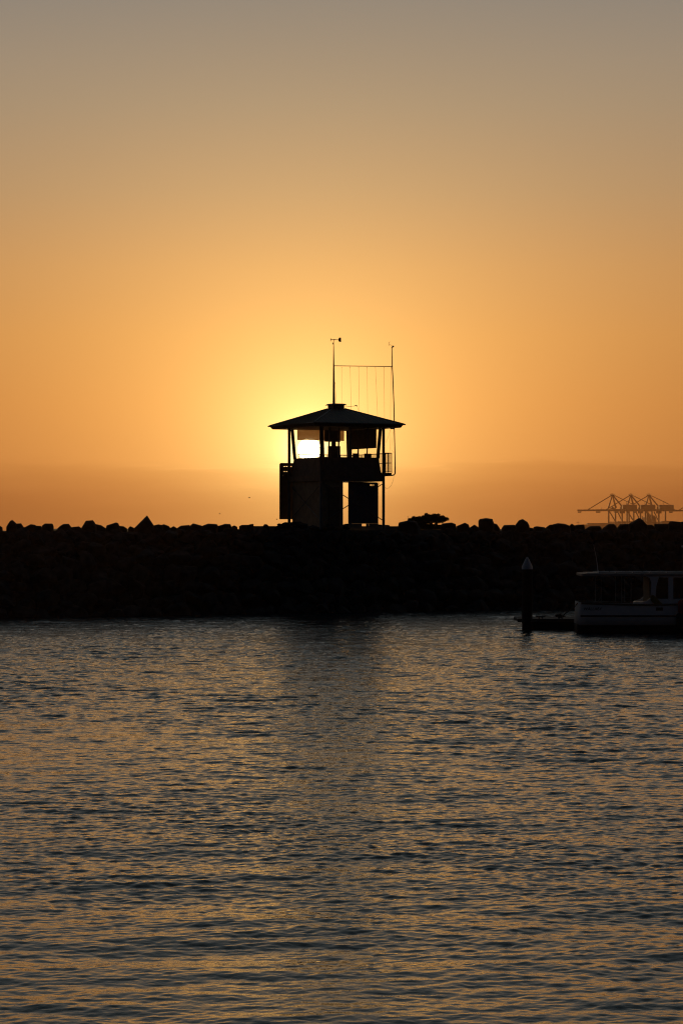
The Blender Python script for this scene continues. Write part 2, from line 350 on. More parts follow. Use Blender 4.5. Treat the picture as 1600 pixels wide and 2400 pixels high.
C6 = lambda a, b: (a*.3189, 1190+b*.3189)
C7 = lambda a, b: (400+a*.3189, 1190+b*.3189)
C8 = lambda a, b: (880+a*.3189, 1190+b*.3189)
C4 = lambda a, b: (1330+a*.1722, 1130+b*.1722)
CREST = [
 (C6, [(-60,150),(-40,125),(0,130),(22,145)], 'low rounded boulder cut off by the left picture edge on the breakwater crest'),
 (C6, [(48,140),(75,97),(93,88),(120,112),(130,150)], 'peaked boulder on the breakwater crest, nearest the left picture edge'),
 (C6, [(112,116),(158,114),(172,132),(182,150)], 'flat boulder leaning on the right of the leftmost peaked crest boulder'),
 (C6, [(184,142),(228,120),(265,126),(268,150)], 'low wedge boulder on the crest, just left of a squared one at far left'),
 (C6, [(260,132),(303,133),(312,150)], 'thin low boulder between the wedge and the squared boulder at far left'),
 (C6, [(308,132),(332,115),(388,116),(397,135),(393,155)], 'squared boulder with a level top on the left part of the crest'),
 (C6, [(422,153),(445,132),(468,119),(508,118),(525,140),(528,155)], 'rounded boulder right of the squared one on the left part of the crest'),
 (C6, [(520,143),(583,136),(602,152)], 'very low boulder left of the tall blocky boulder on the crest'),
 (C6, [(598,150),(622,128),(632,95),(685,91),(700,110),(715,150)], 'tall blocky boulder with a flat top on the left crest'),
 (C6, [(698,118),(745,128),(782,152)], 'boulder sloping down to the right beside the tall blocky one'),
 (C6, [(779,148),(785,129),(855,107),(872,114),(886,152)], 'wedge boulder with a steep left side, left of the stone pyramid'),
 (C6, [(874,132),(910,136),(938,154)], 'low boulder trailing right from the steep wedge boulder'),
 (C6, [(942,152),(957,133),(990,150)], 'small pointed boulder just left of the stone pyramid'),
 (C6, [(985,152),(1030,124),(1060,85),(1082,55),(1105,88),(1132,130),(1137,155)], 'sharp pyramid shaped boulder, highest point of the left crest'),
 (C6, [(1128,130),(1165,121),(1196,128),(1200,152)], 'low flat boulder touching the right foot of the stone pyramid'),
 (C6, [(1186,126),(1205,120),(1243,135),(1256,152)], 'second flat boulder right of the stone pyramid'),
 (C7, [(-4,150),(22,134),(48,150)], 'small domed boulder in a gap of the crest right of the pyramid'),
 (C7, [(46,150),(75,131),(140,126),(152,150)], 'long low boulder rising right, well left of the lookout tower'),
 (C7, [(144,130),(165,114),(190,124),(232,132),(234,152)], 'boulder with a small left peak, well left of the lookout tower'),
 (C7, [(228,134),(275,116),(330,119),(347,124),(347,152)], 'broad boulder with an upright right side, left of the lookout tower'),
 (C7, [(343,135),(400,118),(440,120),(452,150)], 'rising boulder with a rounded right end, left of the lookout tower'),
 (C7, [(448,136),(468,129),(490,140),(492,152)], 'small boulder wedged between two broad ones left of the tower'),
 (C7, [(502,137),(520,126),(575,125),(582,150)], 'left half of a broad flat pair of boulders left of the tower'),
 (C7, [(570,124),(590,119),(607,118),(613,142),(613,150)], 'boulder with a square right end beside the bare stretch of crest'),
 (C7, [(673,142),(688,120),(708,121),(728,142)], 'lone domed boulder on the bare stretch of crest left of the tower'),
 (C7, [(763,142),(795,124),(806,142)], 'small boulder at the left foot of the lookout tower'),
 (C8, [(160,150),(170,108),(195,103),(240,92),(300,99),(330,150)], 'large sloping boulder under the left side of the crest bush'),
 (C8, [(470,135),(490,115),(530,113),(558,108),(588,120),(594,152)], 'boulder under the right end of the crest bush'),
 (C8, [(592,135),(655,109),(683,124),(692,152)], 'boulder rising to the right, second from the crest bush'),
 (C8, [(690,145),(725,123),(756,145)], 'low pointed boulder left of the big upright block right of the tower'),
 (C8, [(753,155),(753,95),(765,82),(810,75),(858,82),(868,115),(870,155)], 'big upright block standing on the crest right of the bush'),
 (C8, [(864,113),(890,120),(912,152)], 'boulder sloping down from the right side of the big upright block'),
 (C8, [(923,152),(940,127),(1020,125),(1032,155)], 'flat topped boulder left of the diamond shaped one'),
 (C8, [(1020,132),(1050,92),(1078,82),(1115,105),(1129,133),(1112,152)], 'diamond shaped boulder standing on the crest right of the tower'),
 (C8, [(1115,150),(1130,145),(1158,150)], 'tiny low boulder at the right foot of the diamond shaped one'),
 (C8, [(1157,142),(1180,135),(1240,143),(1250,155)], 'thin flat boulder right of the diamond shaped one'),
 (C8, [(1246,147),(1275,125),(1304,122),(1308,155)], 'boulder rising right toward a broad domed one, left of the port cranes'),
 (C8, [(1298,122),(1335,113),(1385,117),(1425,132),(1432,155)], 'broad domed boulder left of the port cranes'),
 (C8, [(1423,128),(1440,115),(1460,130),(1458,155)], 'narrow pointed boulder just left of the port cranes'),
 (C8, [(1453,129),(1530,122),(1536,152)], 'flat boulder with an upright right end below the crane boom'),
 (C4, [(225,640),(300,598),(435,595),(462,632)], 'low trapezoid boulder in front of the long port shed'),
 (C4, [(462,634),(540,575),(560,568),(625,568),(655,595),(672,640)], 'domed boulder under the first crane legs'),
 (C4, [(668,618),(710,572),(825,568),(835,645)], 'flat boulder left of the peaked boulder below the cranes'),
 (C4, [(815,575),(900,524),(960,488),(985,492),(1020,520),(1075,578),(1085,645)], 'tall peaked boulder in front of the port cranes'),
 (C4, [(1070,578),(1140,580),(1170,600),(1196,650)], 'low boulder at the right foot of the peaked one below the cranes'),
 (C4, [(1172,563),(1365,567),(1375,640),(1215,640)], 'long flat boulder right of the peaked one below the cranes'),
 (C4, [(1362,568),(1380,535),(1420,530),(1530,540),(1540,640)], 'raised flat boulder second from the right picture edge'),
 (C4, [(1528,542),(1580,533),(1680,540),(1700,640)], 'boulder on the crest cut off by the right picture edge'),
]
for conv, pts, lab in CREST:
    pp = [conv(*p) for p in pts]
    cxp = sum(p[0] for p in pp)/len(pp)
    x0_ = bwx(cxp, RUN+.4); d = wd(x0_)+RUN+.5
    P3 = [at(px, py, d) for px, py in pp]
    wdt = max(p.x for p in P3)-min(p.x for p in P3)
    cz = sum(p.z for p in P3)/len(P3); cxw = sum(p.x for p in P3)/len(P3)
    pts3 = []
    zb = 3.55
    for p in P3: pts3.append(Vector((p.x-cxw, 0, p.z)))
    for sgn in (-1, 1):
        for p in P3:
            k = random.uniform(.72, .88)
            pts3.append(Vector(((p.x-cxw)*k, sgn*wdt*random.uniform(.22, .38), cz+(p.z-cz)*k*.9-.02)))
    xl, xr = min(p.x for p in pts3), max(p.x for p in pts3)
    for sgn in (-1, 1):
        pts3.append(Vector((xl*.9, sgn*wdt*.42, zb))); pts3.append(Vector((xr*.9, sgn*wdt*.42, zb)))
    pts3.append(Vector((xl, 0, zb))); pts3.append(Vector((xr, 0, zb)))
    for p in pts3: p.z -= zb
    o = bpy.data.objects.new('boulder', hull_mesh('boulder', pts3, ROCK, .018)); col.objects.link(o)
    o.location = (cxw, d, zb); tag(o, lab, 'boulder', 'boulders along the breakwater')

def rock_pts(sx, sy, sz, n=22):
    pts = []
    for _ in range(n):
        v = Vector((random.gauss(0,1), random.gauss(0,1), random.gauss(0,1))).normalized()
        mx = max(abs(v.x), abs(v.y), abs(v.z)); v = v.lerp(v/mx, random.uniform(.2, .75))
        pts.append(Vector((v.x*sx, v.y*sy, v.z*sz))*random.uniform(.85, 1.05))
    return pts
protos = [hull_mesh('boulder', rock_pts(.55*random.uniform(.85,1.3), .5*random.uniform(.8,1.2), .4*random.uniform(.8,1.2)), ROCK, .03) for _ in range(16)]
cnt = 0
spots = []
s = -.05
while s < RUN+.1:
    xx = bwx(-10, s)+random.uniform(0, .5)
    while xx < bwx(1612, s):
        spots.append((xx, s)); xx += random.uniform(.74, .94)
    s += .72
random.shuffle(spots)
for xx, s in spots[:252]:
    xx += random.uniform(-.15, .15); s += random.uniform(-.2, .2)
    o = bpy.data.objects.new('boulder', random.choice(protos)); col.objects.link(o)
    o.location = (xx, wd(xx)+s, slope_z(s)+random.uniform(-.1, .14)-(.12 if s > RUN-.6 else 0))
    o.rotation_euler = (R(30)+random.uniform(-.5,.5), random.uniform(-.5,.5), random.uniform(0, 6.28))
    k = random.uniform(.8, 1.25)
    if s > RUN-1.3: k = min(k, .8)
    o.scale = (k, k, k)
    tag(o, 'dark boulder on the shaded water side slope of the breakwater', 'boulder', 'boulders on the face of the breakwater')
# filler rubble between them and the breakwater beyond the frame
bmr = bmesh.new()
small = [hull_mesh('rub', rock_pts(.5,.45,.38, 14), ROCKD, .03) for _ in range(8)]
def put(x, s, z, k):
    me = random.choice(small)
    n0 = len(bmr.verts)
    bmr.from_mesh(me)
    bmr.verts.ensure_lookup_table()
    M = Matrix.Translation((x, wd(x)+s, z)) @ Matrix.Rotation(random.uniform(0,6.28), 4, 'Z') @ Matrix.Rotation(random.uniform(-.7,.7), 4, 'X') @ Matrix.Scale(k, 4)
    for v in bmr.verts[n0:]: v.co = M @ v.co
for _ in range(700):
    s = random.uniform(-.3, RUN-.2); x = random.uniform(bwx(-20, s), bwx(1620, s)); put(x, s, slope_z(s)-.05, random.uniform(.45, .8))
for xx, s in spots[252:]: put(xx, s, slope_z(s)-.1, 1.0)
for a, b in ((-75, bwx(-15, 5)-.6), (bwx(1615, 5)+.8, 80)):
    s = -.3
    while s < RUN+.9:
        x = a
        while x < b:
            put(x, s+random.uniform(-.2,.2), slope_z(s)+random.uniform(-.1,.15)-(.1 if s > RUN-.3 else 0), random.uniform(1.0, 1.5)); x += random.uniform(.9, 1.2)
        s += .95
for me in small: bpy.data.meshes.remove(me)
me = bpy.data.meshes.new('rubble'); bmr.to_mesh(me); bmr.free()
me.materials.append(ROCKD)
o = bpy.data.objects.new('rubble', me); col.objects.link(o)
tag(o, 'loose dark rubble filling the breakwater slope between its boulders', 'rubble', kind='stuff')

# ------------------------------------------------------------------ lookout tower
PHI = R(27.7); cP, sP = math.cos(PHI), math.sin(PHI); D0 = 123.0; TX0 = -.276
K = .24235
ZG = 4.13
def lx(cx, Y):                        # local x of crop column cx in the plane y = Y
    u = (600+cx*K-800)/F; return (u*(D0+Y*cP)+Y*sP-TX0)/(cP-u*sP)
def ly(cx, X):                        # local y of crop column cx in the plane x = X
    u = (600+cx*K-800)/F; return (TX0+X*cP-u*(D0+X*sP))/(sP+u*cP)
def lz(cy, X=0, Y=0): return CH+(HZ-780-cy*K)/F*(D0+X*sP+Y*cP)-ZG
tower = empty('lookout_tower', (TX0, D0, ZG), PHI, 'dark hip roofed harbour lookout tower on posts with the low sun shining through its windows', 'lookout tower')
b = 1.775
zs, zd = lz(1440), lz(1388)          # underside and top of the floor structure
ze, zt = 9.12-ZG, 9.31-ZG            # eave bottom and top
for sx in (-1, 1):
    for sy in (-1, 1):
        MB().tube([(sx*b, sy*b, -.15), (sx*b, sy*b, ze+.05)], .072, 12).build('post', STEEL, tower, True)
m = MB()                              # floor frame
m.box(-b-.04, b+.04, -b-.04, b+.04, zs, zd)
m.build('floor', WALLM, tower)
# cladding of the cabin base, leaning slightly in toward the sill
def frustum(mb, h0, z0, h1, z1, th=.06):
    for (ax, sg) in ((0,-1),(0,1),(1,-1),(1,1)):
        v = []
        for h, z in ((h0, z0), (h1, z1)):
            for e in (-1, 1):
                for q in (0, th):
                    a_, b_ = sg*(h-q), e*(h-(q if ax else 0)) if ax else e*h
                    if ax == 0: v.append((a_, e*(h), z))
                    else: v.append((e*(h-th-.002), a_, z))
        mb.add(v, [(0,1,3,2),(4,6,7,5),(0,4,5,1),(2,3,7,6),(0,2,6,4),(1,5,7,3)])
m = MB(); zsill = lz(1220)
frustum(m, 1.70, zd+.003, 1.60, zsill)
m.build('wall', WALLM, tower)
m = MB()                              # sill board
for a0, a1, b0, b1 in ((-1.62,1.62,-1.62,-1.5),(-1.62,1.62,1.5,1.62),(-1.62,-1.5,-1.498,1.498),(1.5,1.62,-1.498,1.498)):
    m.box(a0, a1, b0, b1, zsill+.002, zsill+.04)
m.build('window_sill', TIMB, tower)
ztop = ze-.02
for sx in (-1, 1):
    for sy in (-1, 1):                # slanted corner mullions
        MB().beam((sx*1.56, sy*1.56, zsill), (sx*1.66, sy*1.66, ztop), .13).build('corner_mullion', STEEL, tower)
# mullions and panes on the four window faces
def face_pt(face, q, z, out=0):       # q along the face, leaning out toward the top
    h = 1.57+.09*(z-zsill)/(ztop-zsill)+out
    return {'front': (q,-h,z), 'back': (q,h,z), 'left': (-h,q,z), 'right': (h,q,z)}[face]
def mull(face, q, wd_=.055):
    MB().beam(face_pt(face, q, zsill+.02), face_pt(face, q, ztop), wd_).build('mullion', STEEL, tower)
mull('front', lx(705,-1.6), .06); mull('front', lx(797,-1.6), .06)
mull('front', lx(905,-1.6), .12); mull('front', lx(1074,-1.6), .05)
mull('right', ly(987,1.6), .06); mull('back', lx(892,1.6), .14)
for face in ('front', 'back', 'left', 'right'):
    p = [face_pt(face, q, z, -.03) for q, z in ((-1.5, zsill+.04), (1.5, zsill+.04), (1.55, ztop), (-1.55, ztop))]
    p2 = [face_pt(face, q, z, -.038) for q, z in ((-1.5, zsill+.04), (1.5, zsill+.04), (1.55, ztop), (-1.55, ztop))]
    MB().add(p+p2, [(0,1,2,3),(7,6,5,4),(0,4,5,1),(1,5,6,2),(2,6,7,3),(3,7,4,0)]).build('window_pane', GLASS, tower)
# roller blinds let down on the far windows
yb = 1.50
MB().box(lx(397, yb), lx(850, yb), yb-.015, yb, lz(1042, 0, yb), ztop).build('blind', BLIND_GLOW, tower)
xr = 1.50
MB().box(xr-.015, xr, ly(1163, xr), ly(880, xr), lz(1123, xr, 0), ztop).build('blind', BLIND_DARK, tower)
yb = 1.44
MB().box(lx(660, yb), lx(812, yb), yb-.015, yb, lz(1053, 0, yb), ztop).build('blind', BLIND_DARK, tower)
# roof
a = 2.54; h = .33; zap = lz(733)
m = MB()
m.add([(-a,-a,zt),(a,-a,zt),(a,a,zt),(-a,a,zt),(-h,-h,zap),(h,-h,zap),(h,h,zap),(-h,h,zap),
       (-a+.12,-a+.12,ze),(a-.12,-a+.12,ze),(a-.12,a-.12,ze),(-a+.12,a-.12,ze)],
      [(0,1,5,4),(1,2,6,5),(2,3,7,6),(3,0,4,7),(4,5,6,7),(8,9,1,0),(9,10,2,1),(10,11,3,2),(11,8,0,3),(11,10,9,8)])
roof = m.build('roof', ROOFM, tower)
m = MB()
for sx, sy in ((-1,-1),(1,-1),(1,1),(-1,1)):
    m.beam((sx*a, sy*a, zt+.01), (sx*h, sy*h, zap+.01), .05, .03)
m.build('hip_capping', STEEL, roof)
m = MB()
for k in range(-12, 13):
    for q in (0, 1, 2, 3):
        s_ = k*.2
        top = max(abs(s_), h); zz = zt+(zap-zt)*(a-top)/(a-h)
        p, p1 = [(s_,-a,zt+.006),(s_,-top,zz+.006)], None
        c_, d_ = math.cos(q*math.pi/2), math.sin(q*math.pi/2)
        p = [(x*c_-y*d_, x*d_+y*c_, z) for x, y, z in p]
        if (Vector(p[0])-Vector(p[1])).length > .1: m.beam(p[0], p[1], .03, .02)
m.build('roof_ribs', ROOFM, roof)
m = MB(); g = a+.035
m.tube([(-g,-g,zt-.03),(g,-g,zt-.03),(g,g,zt-.03),(-g,g,zt-.03),(-g,-g,zt-.03)], .035, 6)
m.build('gutter', STEEL, roof)
m = MB(); m.box(-.31,.31,-.31,.31, zap-.1, lz(697)); vent = m.build('roof_vent', ROOFM, tower)
m = MB(); zc0, zc1 = lz(700), lz(686)
m.add([(-.42,-.42,zc0-.01),(.42,-.42,zc0-.01),(.42,.42,zc0-.01),(-.42,.42,zc0-.01),(-.41,-.41,zc0),(.41,-.41,zc0),(.41,.41,zc0),(-.41,.41,zc0),
       (-.36,-.36,zc0+.05),(.36,-.36,zc0+.05),(.36,.36,zc0+.05),(-.36,.36,zc0+.05),
       (-.30,-.30,zc1),(.30,-.30,zc1),(.30,.30,zc1),(-.30,.30,zc1)],
      [(3,2,1,0),(12,13,14,15)]+[(i*4+k, i*4+(k+1)%4, i*4+4+(k+1)%4, i*4+4+k) for i in range(3) for k in range(4)])
m.build('vent_cap', ROOFM, vent)
# centre mast with wind vane
def T(cx, cy, Y=0): X = lx(cx, Y); return (X, Y, lz(cy, X, Y))
m = MB(); m.tube([T(752,690), T(750.5,400), T(749,110), T(749.5,68)], [.066,.045,.018,.013], 10)
m.tube([T(745,112), T(745,95)], .03, 8)
mast = m.build('mast', STEEL, tower, True)
m = MB(); m.tube([T(722,66), T(800,67)], [.018,.012], 6)
p = T(757,66); m.tube([(p[0],p[1],p[2]-.03),(p[0],p[1],p[2]+.02)], .03, 8)
for cx_, h_ in ((721, 15),):
    m.beam(T(cx_, 66-h_), T(cx_, 66+h_+2), .02)
m.prism([T(797,60)[::2], T(803,46)[::2], T(820,46)[::2], T(821,88)[::2], T(804,88)[::2], T(797,76)[::2]], -.012, .012)
m.build('wind_vane', BLACK, mast)
m = MB(); m.tube([T(757,319), T(1316,326,-.02)], .019, 8); m.build('crossarm', STEEL, mast, True)
# side mast outside the balcony, its foot bent in under the slab
YS = -1.15
m = MB()
m.tube([T(1235,1377,YS), T(1318,1378,YS), T(1334,1374,YS), T(1342,1360,YS), T(1343,1290,YS)], .032, 10)
m.tube([T(1343,1290,YS), T(1337,1000,YS), T(1331,700,YS), T(1321,430,YS*.6), T(1315,326,0), T(1312,140,0)], [.03,.026,.026,.026,.026,.018], 8)
m.tube([T(1311,150,0), T(1313,138,0), T(1320,133,0), T(1327,130,0)], .03, 8)
m.beam(T(1298,928,YS), T(1338,928,YS), .045, .05)
smast = m.build('side_mast', STEEL, tower, True)
m = MB(); m.tube([T(1322,128), T(1290,113)], .007, 5); m.tube([T(1293,86), T(1283,98), T(1282,112), T(1286,124)], .009, 5)
m.tube([T(1326,140), T(1326,124)], .035, 8)
m.build('anemometer', BLACK, smast)
for xt, yt, xb_, yb_ in ((827,330,827,686),(909,328,919,742),(991,328,998,762),(1073,332,1078,782),(1153,330,1174,806),(1235,332,1241,826),(1303,332,1298,842),(763,480,777,690)):
    yy = -.9 if xt > 780 else 0
    p0, p1 = T(xt, yt, 0), T(xb_, yb_+6, 0)
    m = MB(); m.tube([p0, p1], .0058, 5); m.tube([(p0[0],p0[1],p0[2]),(p0[0],p0[1],p0[2]-.05)], .011, 5)
    m.build('halyard', ROPE, tower)
for pts in ([T(1298,935,YS), T(1272,1020,YS), T(1253,1062,YS)], [T(1300,935,YS), T(1296,1050,YS), T(1291,1150,YS)], [T(1328,935,YS), T(1316,1020,YS), T(1308,1130,YS), T(1330,1160,YS)]):
    m = MB(); m.tube(pts, .005, 5); m.build('halyard', ROPE, tower)
m = MB(); m.tube([T(1330,1385,YS), T(1326,1425,YS), T(1306,1475,YS), T(1282,1503,YS), T(1258,1505,YS), T(1240,1492,YS)], .006, 5)
m.build('loose_cable', BLACK, tower)
m = MB(); m.tube([T(850,718), T(966,706)], .010, 6); m.tube([T(955,703), T(978,703)], .014, 5); m.beam(T(962,699), T(974,712), .02)
m.tube([T(975,708), T(994,760)], .006, 5)
m.build('aerial', STEEL, tower)
# balcony round the two far sides, railing with close balusters
bo = 2.245
zb0, zb1 = lz(1388)+.003, lz(1357)
m = MB(); m.plan([(b+.045,-b),(bo,-b),(bo,bo),(-b,bo),(-b,b+.045),(b+.045,b+.045)], zb0, zb1)
bal = m.build('balcony', TIMB, tower)
zr, zm = lz(1167), lz(1262)
for nm, p0, p1 in (('railing',(bo,-b),(bo,bo)), ('railing',(bo-.001,bo),(-1.0,bo)), ('railing',(bo,-b),(b+.1,-b))):
    p0, p1 = Vector(p0), Vector(p1); Lr = (p1-p0).length
    m = MB()
    for z, r_ in ((zr, .022), (zm, .016), (zb1+.05, .014)): m.tube([(*p0, z), (*p1, z)], r_, 6)
    for k in range(max(2, int(Lr/.85)+1)+1):
        q = p0.lerp(p1, k/max(2, int(Lr/.85)+1)); m.tube([(*q, zb1-.01), (*q, zr)], .02, 6)
    n_ = int(Lr/.062)
    for k in range(1, n_):
        q = p0.lerp(p1, k/n_); m.tube([(*q, zb1+.05), (*q, zr)], .007, 4)
    m.build(nm, STEEL, bal)
# diagonal bracing
def brace(c0, c1, X=None, Y=None):
    pts = []
    for cx_, cy_ in (c0, c1):
        if Y is not None: xx = lx(cx_, Y); pts.append((xx, Y, lz(cy_, xx, Y)))
        else: yy = ly(cx_, X); pts.append((X, yy, lz(cy_, X, yy)))
    MB().tube(pts, .021, 8).build('brace', STEEL, tower, True)
brace((640,1442),(1222,1812), Y=-b-.02); brace((640,1827),(1222,1461), Y=-b+.02)
brace((345,1490),(622,1815), X=-b-.02); brace((622,1465),(345,1795), X=-b+.02)
# shed under the cabin, its right side in line with the view gap
Y0, Y1 = -b+.13, b-.13
sh = MB(); sh.plan([(-b+.12, Y0), (lx(840, Y0), Y0), (lx(838, Y1), Y1), (-b+.12, Y1)], -.1, zs-.004)
sh.build('store_room', SHEDM, tower)
sh = MB(); xm = lx(700, Y0-.01)
sh.box(xm, xm+.62, Y0-.035, Y0-.003, .02, 1.98)
dr = sh.build('door', WALLM, tower); MB().tube([(xm+.55, Y0-.06, 1.0), (xm+.55, Y0-.036, 1.0)], .02, 8).build('handle', CHROME, dr)
# upright screens with rounded upper corners and rows of slots
def screen(name, X0, X1, Yp, Z0, Z1, side, rad, holes, mt, th=.05, feet=False):
    xs_ = sorted({X0, X1, *[h_[0] for h_ in holes], *[h_[1] for h_ in holes]} |
                 {(X0+rad*(1-math.cos(t_)) if side < 0 else X1-rad*(1-math.cos(t_))) for t_ in [i*math.pi/12 for i in range(7)]})
    def top(x):
        e = (x-X0) if side < 0 else (X1-x)
        return Z1 if e >= rad else Z1-rad+math.sqrt(max(0, rad*rad-(rad-e)**2))
    m = MB()
    for xa_, xb_ in zip(xs_[:-1], xs_[1:]):
        if xb_-xa_ < 1e-5: continue
        mid = (xa_+xb_)/2
        cuts = sorted((h_[2], h_[3]) for h_ in holes if h_[0]-1e-6 <= mid <= h_[1]+1e-6)
        z = Z0
        for c0, c1 in cuts+[(None, None)]:
            if c0 is None: m.prism([(xa_, z), (xb_, z), (xb_, top(xb_)), (xa_, top(xa_))], Yp-th/2, Yp+th/2)
            else: m.prism([(xa_, z), (xb_, z), (xb_, c0), (xa_, c0)], Yp-th/2, Yp+th/2); z = c1
    o_ = m.build(name, mt, tower)
    return o_
Yp = b+.28
def hole(x0, x1, y0, y1, Yq): return (lx(x0, Yq), lx(x1, Yq), lz(y1, lx(x0,Yq), Yq), lz(y0, lx(x0,Yq), Yq))
hs = [hole(265,282,1290,1295.5,Yp), hole(288,306,1290,1295.5,Yp), hole(334,346,1290,1295.5,Yp),
      hole(265,282,1340,1344,Yp), hole(288,306,1340,1344,Yp), hole(258,265-.5,1376,1379,Yp), hole(288,306,1376,1379,Yp)]
X0s = lx(228, Yp)
screen('screen_panel', X0s, lx(440, Yp), Yp, lz(1803, X0s, Yp), lz(1258, X0s, Yp), -1, .10, hs, WALLM)
Yq = -b+.35
hs = [hole(1098,1124,1467,1471,Yq), hole(1098,1124,1476,1480,Yq), hole(1128,1141,1467,1471,Yq), hole(1128,1141,1476,1480,Yq)]
scp = screen('screen_panel', lx(892, Yq), lx(1178, Yq), Yq, lz(1846, lx(1000,Yq), Yq), lz(1446, lx(1178,Yq), Yq), 1, .10, hs, NAVY)
for c0, c1 in ((892,1018),(1066,1082),(1092,1178)):
    MB().box(lx(c0,Yq), lx(c1,Yq), Yq-.05, Yq+.05, -.05, lz(1846,lx(1000,Yq),Yq)-.002).build('panel_foot', CONC, scp)
m = MB(); xk = lx(1182, Yq); m.tube([(xk-.02, Yq, lz(1447,xk,Yq)), (xk+.03, Yq, lz(1452,xk,Yq)), (xk+.1, Yq, lz(1485,xk,Yq))], .012, 6); m.build('hook', STEEL, scp)
# things inside the cabin
def inside(name, x0, x1, ytop, Yl, dp, lab, cat, mt=CABM, kind='cab'):
    X0, X1 = lx(x0, Yl), lx(x1, Yl); zt_ = lz(ytop, (X0+X1)/2, Yl)
    p = Matrix.Translation((TX0, D0, ZG)) @ Matrix.Rotation(PHI, 4, 'Z') @ Vector(((X0+X1)/2, Yl, zd+.01))
    e = empty(name, p, PHI, lab, cat); hw = (X1-X0)/2; H = zt_-zd-.01
    if kind == 'cab':
        MB().box(-hw, hw, -dp/2, dp/2, 0, H).build('cabinet_body', mt, e, bevel=.01)
        for s_ in (-1, 1): MB().box(s_*hw/2-hw*.45, s_*hw/2+hw*.45, -dp/2-.02, -dp/2-.001, .05, H-.05).build('door', mt, e)
    else:
        MB().box(-hw, hw, -.02, .02, H-.24, H).build('screen', BLACK, e)
        MB().box(-.02, .02, -.015, .015, .8, H-.24).build('stand', BLACK, e)
        MB().box(-hw*.8, hw*.8, -.2, .2, .76, .8).build('desk_top', TIMB, e)
        for s_ in (-1, 1): MB().box(s_*hw*.7-.02, s_*hw*.7+.02, -.02, .02, 0, .76).build('leg', STEEL, e)
inside('cabinet', 704, 804, 1096, .2, .25, 'tall dark cabinet seen through the tower window just right of the sun', 'cabinet')
inside('locker', 732, 766, 1052, .5, .12, 'narrow locker rising above the cabinet inside the lookout cabin', 'locker')
inside('display_screen', 1046, 1112, 1168, .1, .3, 'wide computer screen on a desk behind the right hand tower window', 'computer desk', kind='s')
inside('display_screen', 934, 994, 1166, .1, .3, 'computer screen on a desk next to the thick middle mullion of the tower', 'computer desk', kind='s')
# rocks heaped round the tower foot
heap = [(262,1838,.30),(300,1830,.26),(345,1832,.3),(400,1825,.28),(455,1838,.25),(862,1845,.22),(880,1842,.16),(1200,1852,.2),(1250,1858,.2),(720,1846,.22),(560,1846,.25)]
for i_, (cx_, cy_, r_) in enumerate(heap):
    Yl = -1.9 if 350 < cx_ < 900 else -.6
    if cx_ in (862, 880): Yl = -1.2
    X = lx(cx_, Yl); p = Matrix.Translation((TX0, D0, ZG)) @ Matrix.Rotation(PHI, 4, 'Z') @ Vector((X, Yl, 0))
    top = lz(cy_, X, Yl)
    o = bpy.data.objects.new('stone', hull_mesh('stone', rock_pts(r_*1.2, r_, .16, 18), ROCK, .012)); col.objects.link(o)
    o.location = (p.x, p.y, ZG+top-.15)
    tag(o, 'low broken stone heaped at the foot of the lookout tower', 'stone', 'stones round the tower foot')

# ------------------------------------------------------------------ bush on the crest
bx, bd = bwx(985, 7.3), 0
bd = wd(bx)+7.4
bush = empty('coastal_bush', (at(985, 1238, bd).x, bd, 4.0), 0, 'dense wind shaped bush with small leaves growing on the breakwater crest right of the tower', 'bush')
def Bp(px, py, dy=0): p = at(px, py, bd); return Vector((p.x-bush.location.x, dy, p.z-4.0))
Cb = lambda x, y: (920+x*140/1568, 1195+y*50/560)
lobes = [((480,300),60,70),((560,240),70,60),((690,240),80,60),((800,210),60,50),((880,140),45,45),((950,200),90,70),((1080,190),90,75),((1110,150),35,35),((1190,150),45,40),
         ((1190,240),110,75),((1300,200),60,40),((1350,250),80,45),((1430,245),35,35),((1000,280),140,60),((700,330),150,80),((850,300),110,60),((600,360),120,70),((800,380),90,60),((1270,300),90,35),((430,260),35,25),((620,430),170,70),((850,430),130,60),((500,360),110,60),((900,250),90,60),((1180,300),110,45),((1010,440),160,35),((760,470),330,55),((1100,485),260,35),((700,300),120,75),((820,270),90,70),((1060,230),80,70),((560,440),150,50),((1000,380),40,30),((1140,400),35,25),((1300,420),40,25),((1250,430),90,25)]
m = MB()
for (lc, rx, ry) in lobes:
    c0 = Bp(*Cb(*lc)); s_ = 140/1568/F*bd
    nl = int(rx*ry*.2)
    for _ in range(nl):
        v = Vector((random.gauss(0,1), random.gauss(0,1), random.gauss(0,1))).normalized()*random.random()**.42*random.choice((1,1,1,1.12))
        p = c0+Vector((v.x*rx*s_, v.y*(rx*s_*1.0), v.z*ry*s_))
        d_ = (v+Vector((random.uniform(-.5,.5), random.uniform(-.5,.5), random.uniform(.1,1)))).normalized()
        q = d_.cross(Vector((random.random(), random.random(), random.random()))).normalized()
        l_ = random.uniform(.035,.065); w_ = random.uniform(.010,.018)
        m.add([p, p+d_*l_*.5+q*w_, p+d_*l_, p+d_*l_*.5-q*w_], [(0,1,2,3)])
m.build('foliage', LEAF, bush)
m = MB()
for (lc, rx, ry) in lobes:
    p1 = Bp(*Cb(*lc)); base_ = Bp(*Cb(random.uniform(700,1150), 470), random.uniform(-.15,.15))
    mid = base_.lerp(p1, .5)+Vector((random.uniform(-.05,.05), random.uniform(-.1,.1), -.03))
    m.tube([base_, mid, p1], [.022,.014,.006], 5)
    for _ in range(3):
        q = p1+Vector((random.uniform(-1,1)*rx*s_, random.uniform(-.2,.2), random.uniform(-.3,1)*ry*s_)); m.tube([mid.lerp(p1,.6), q], [.008,.003], 4)
m.build('stems', STEM, bush)
tw = MB()
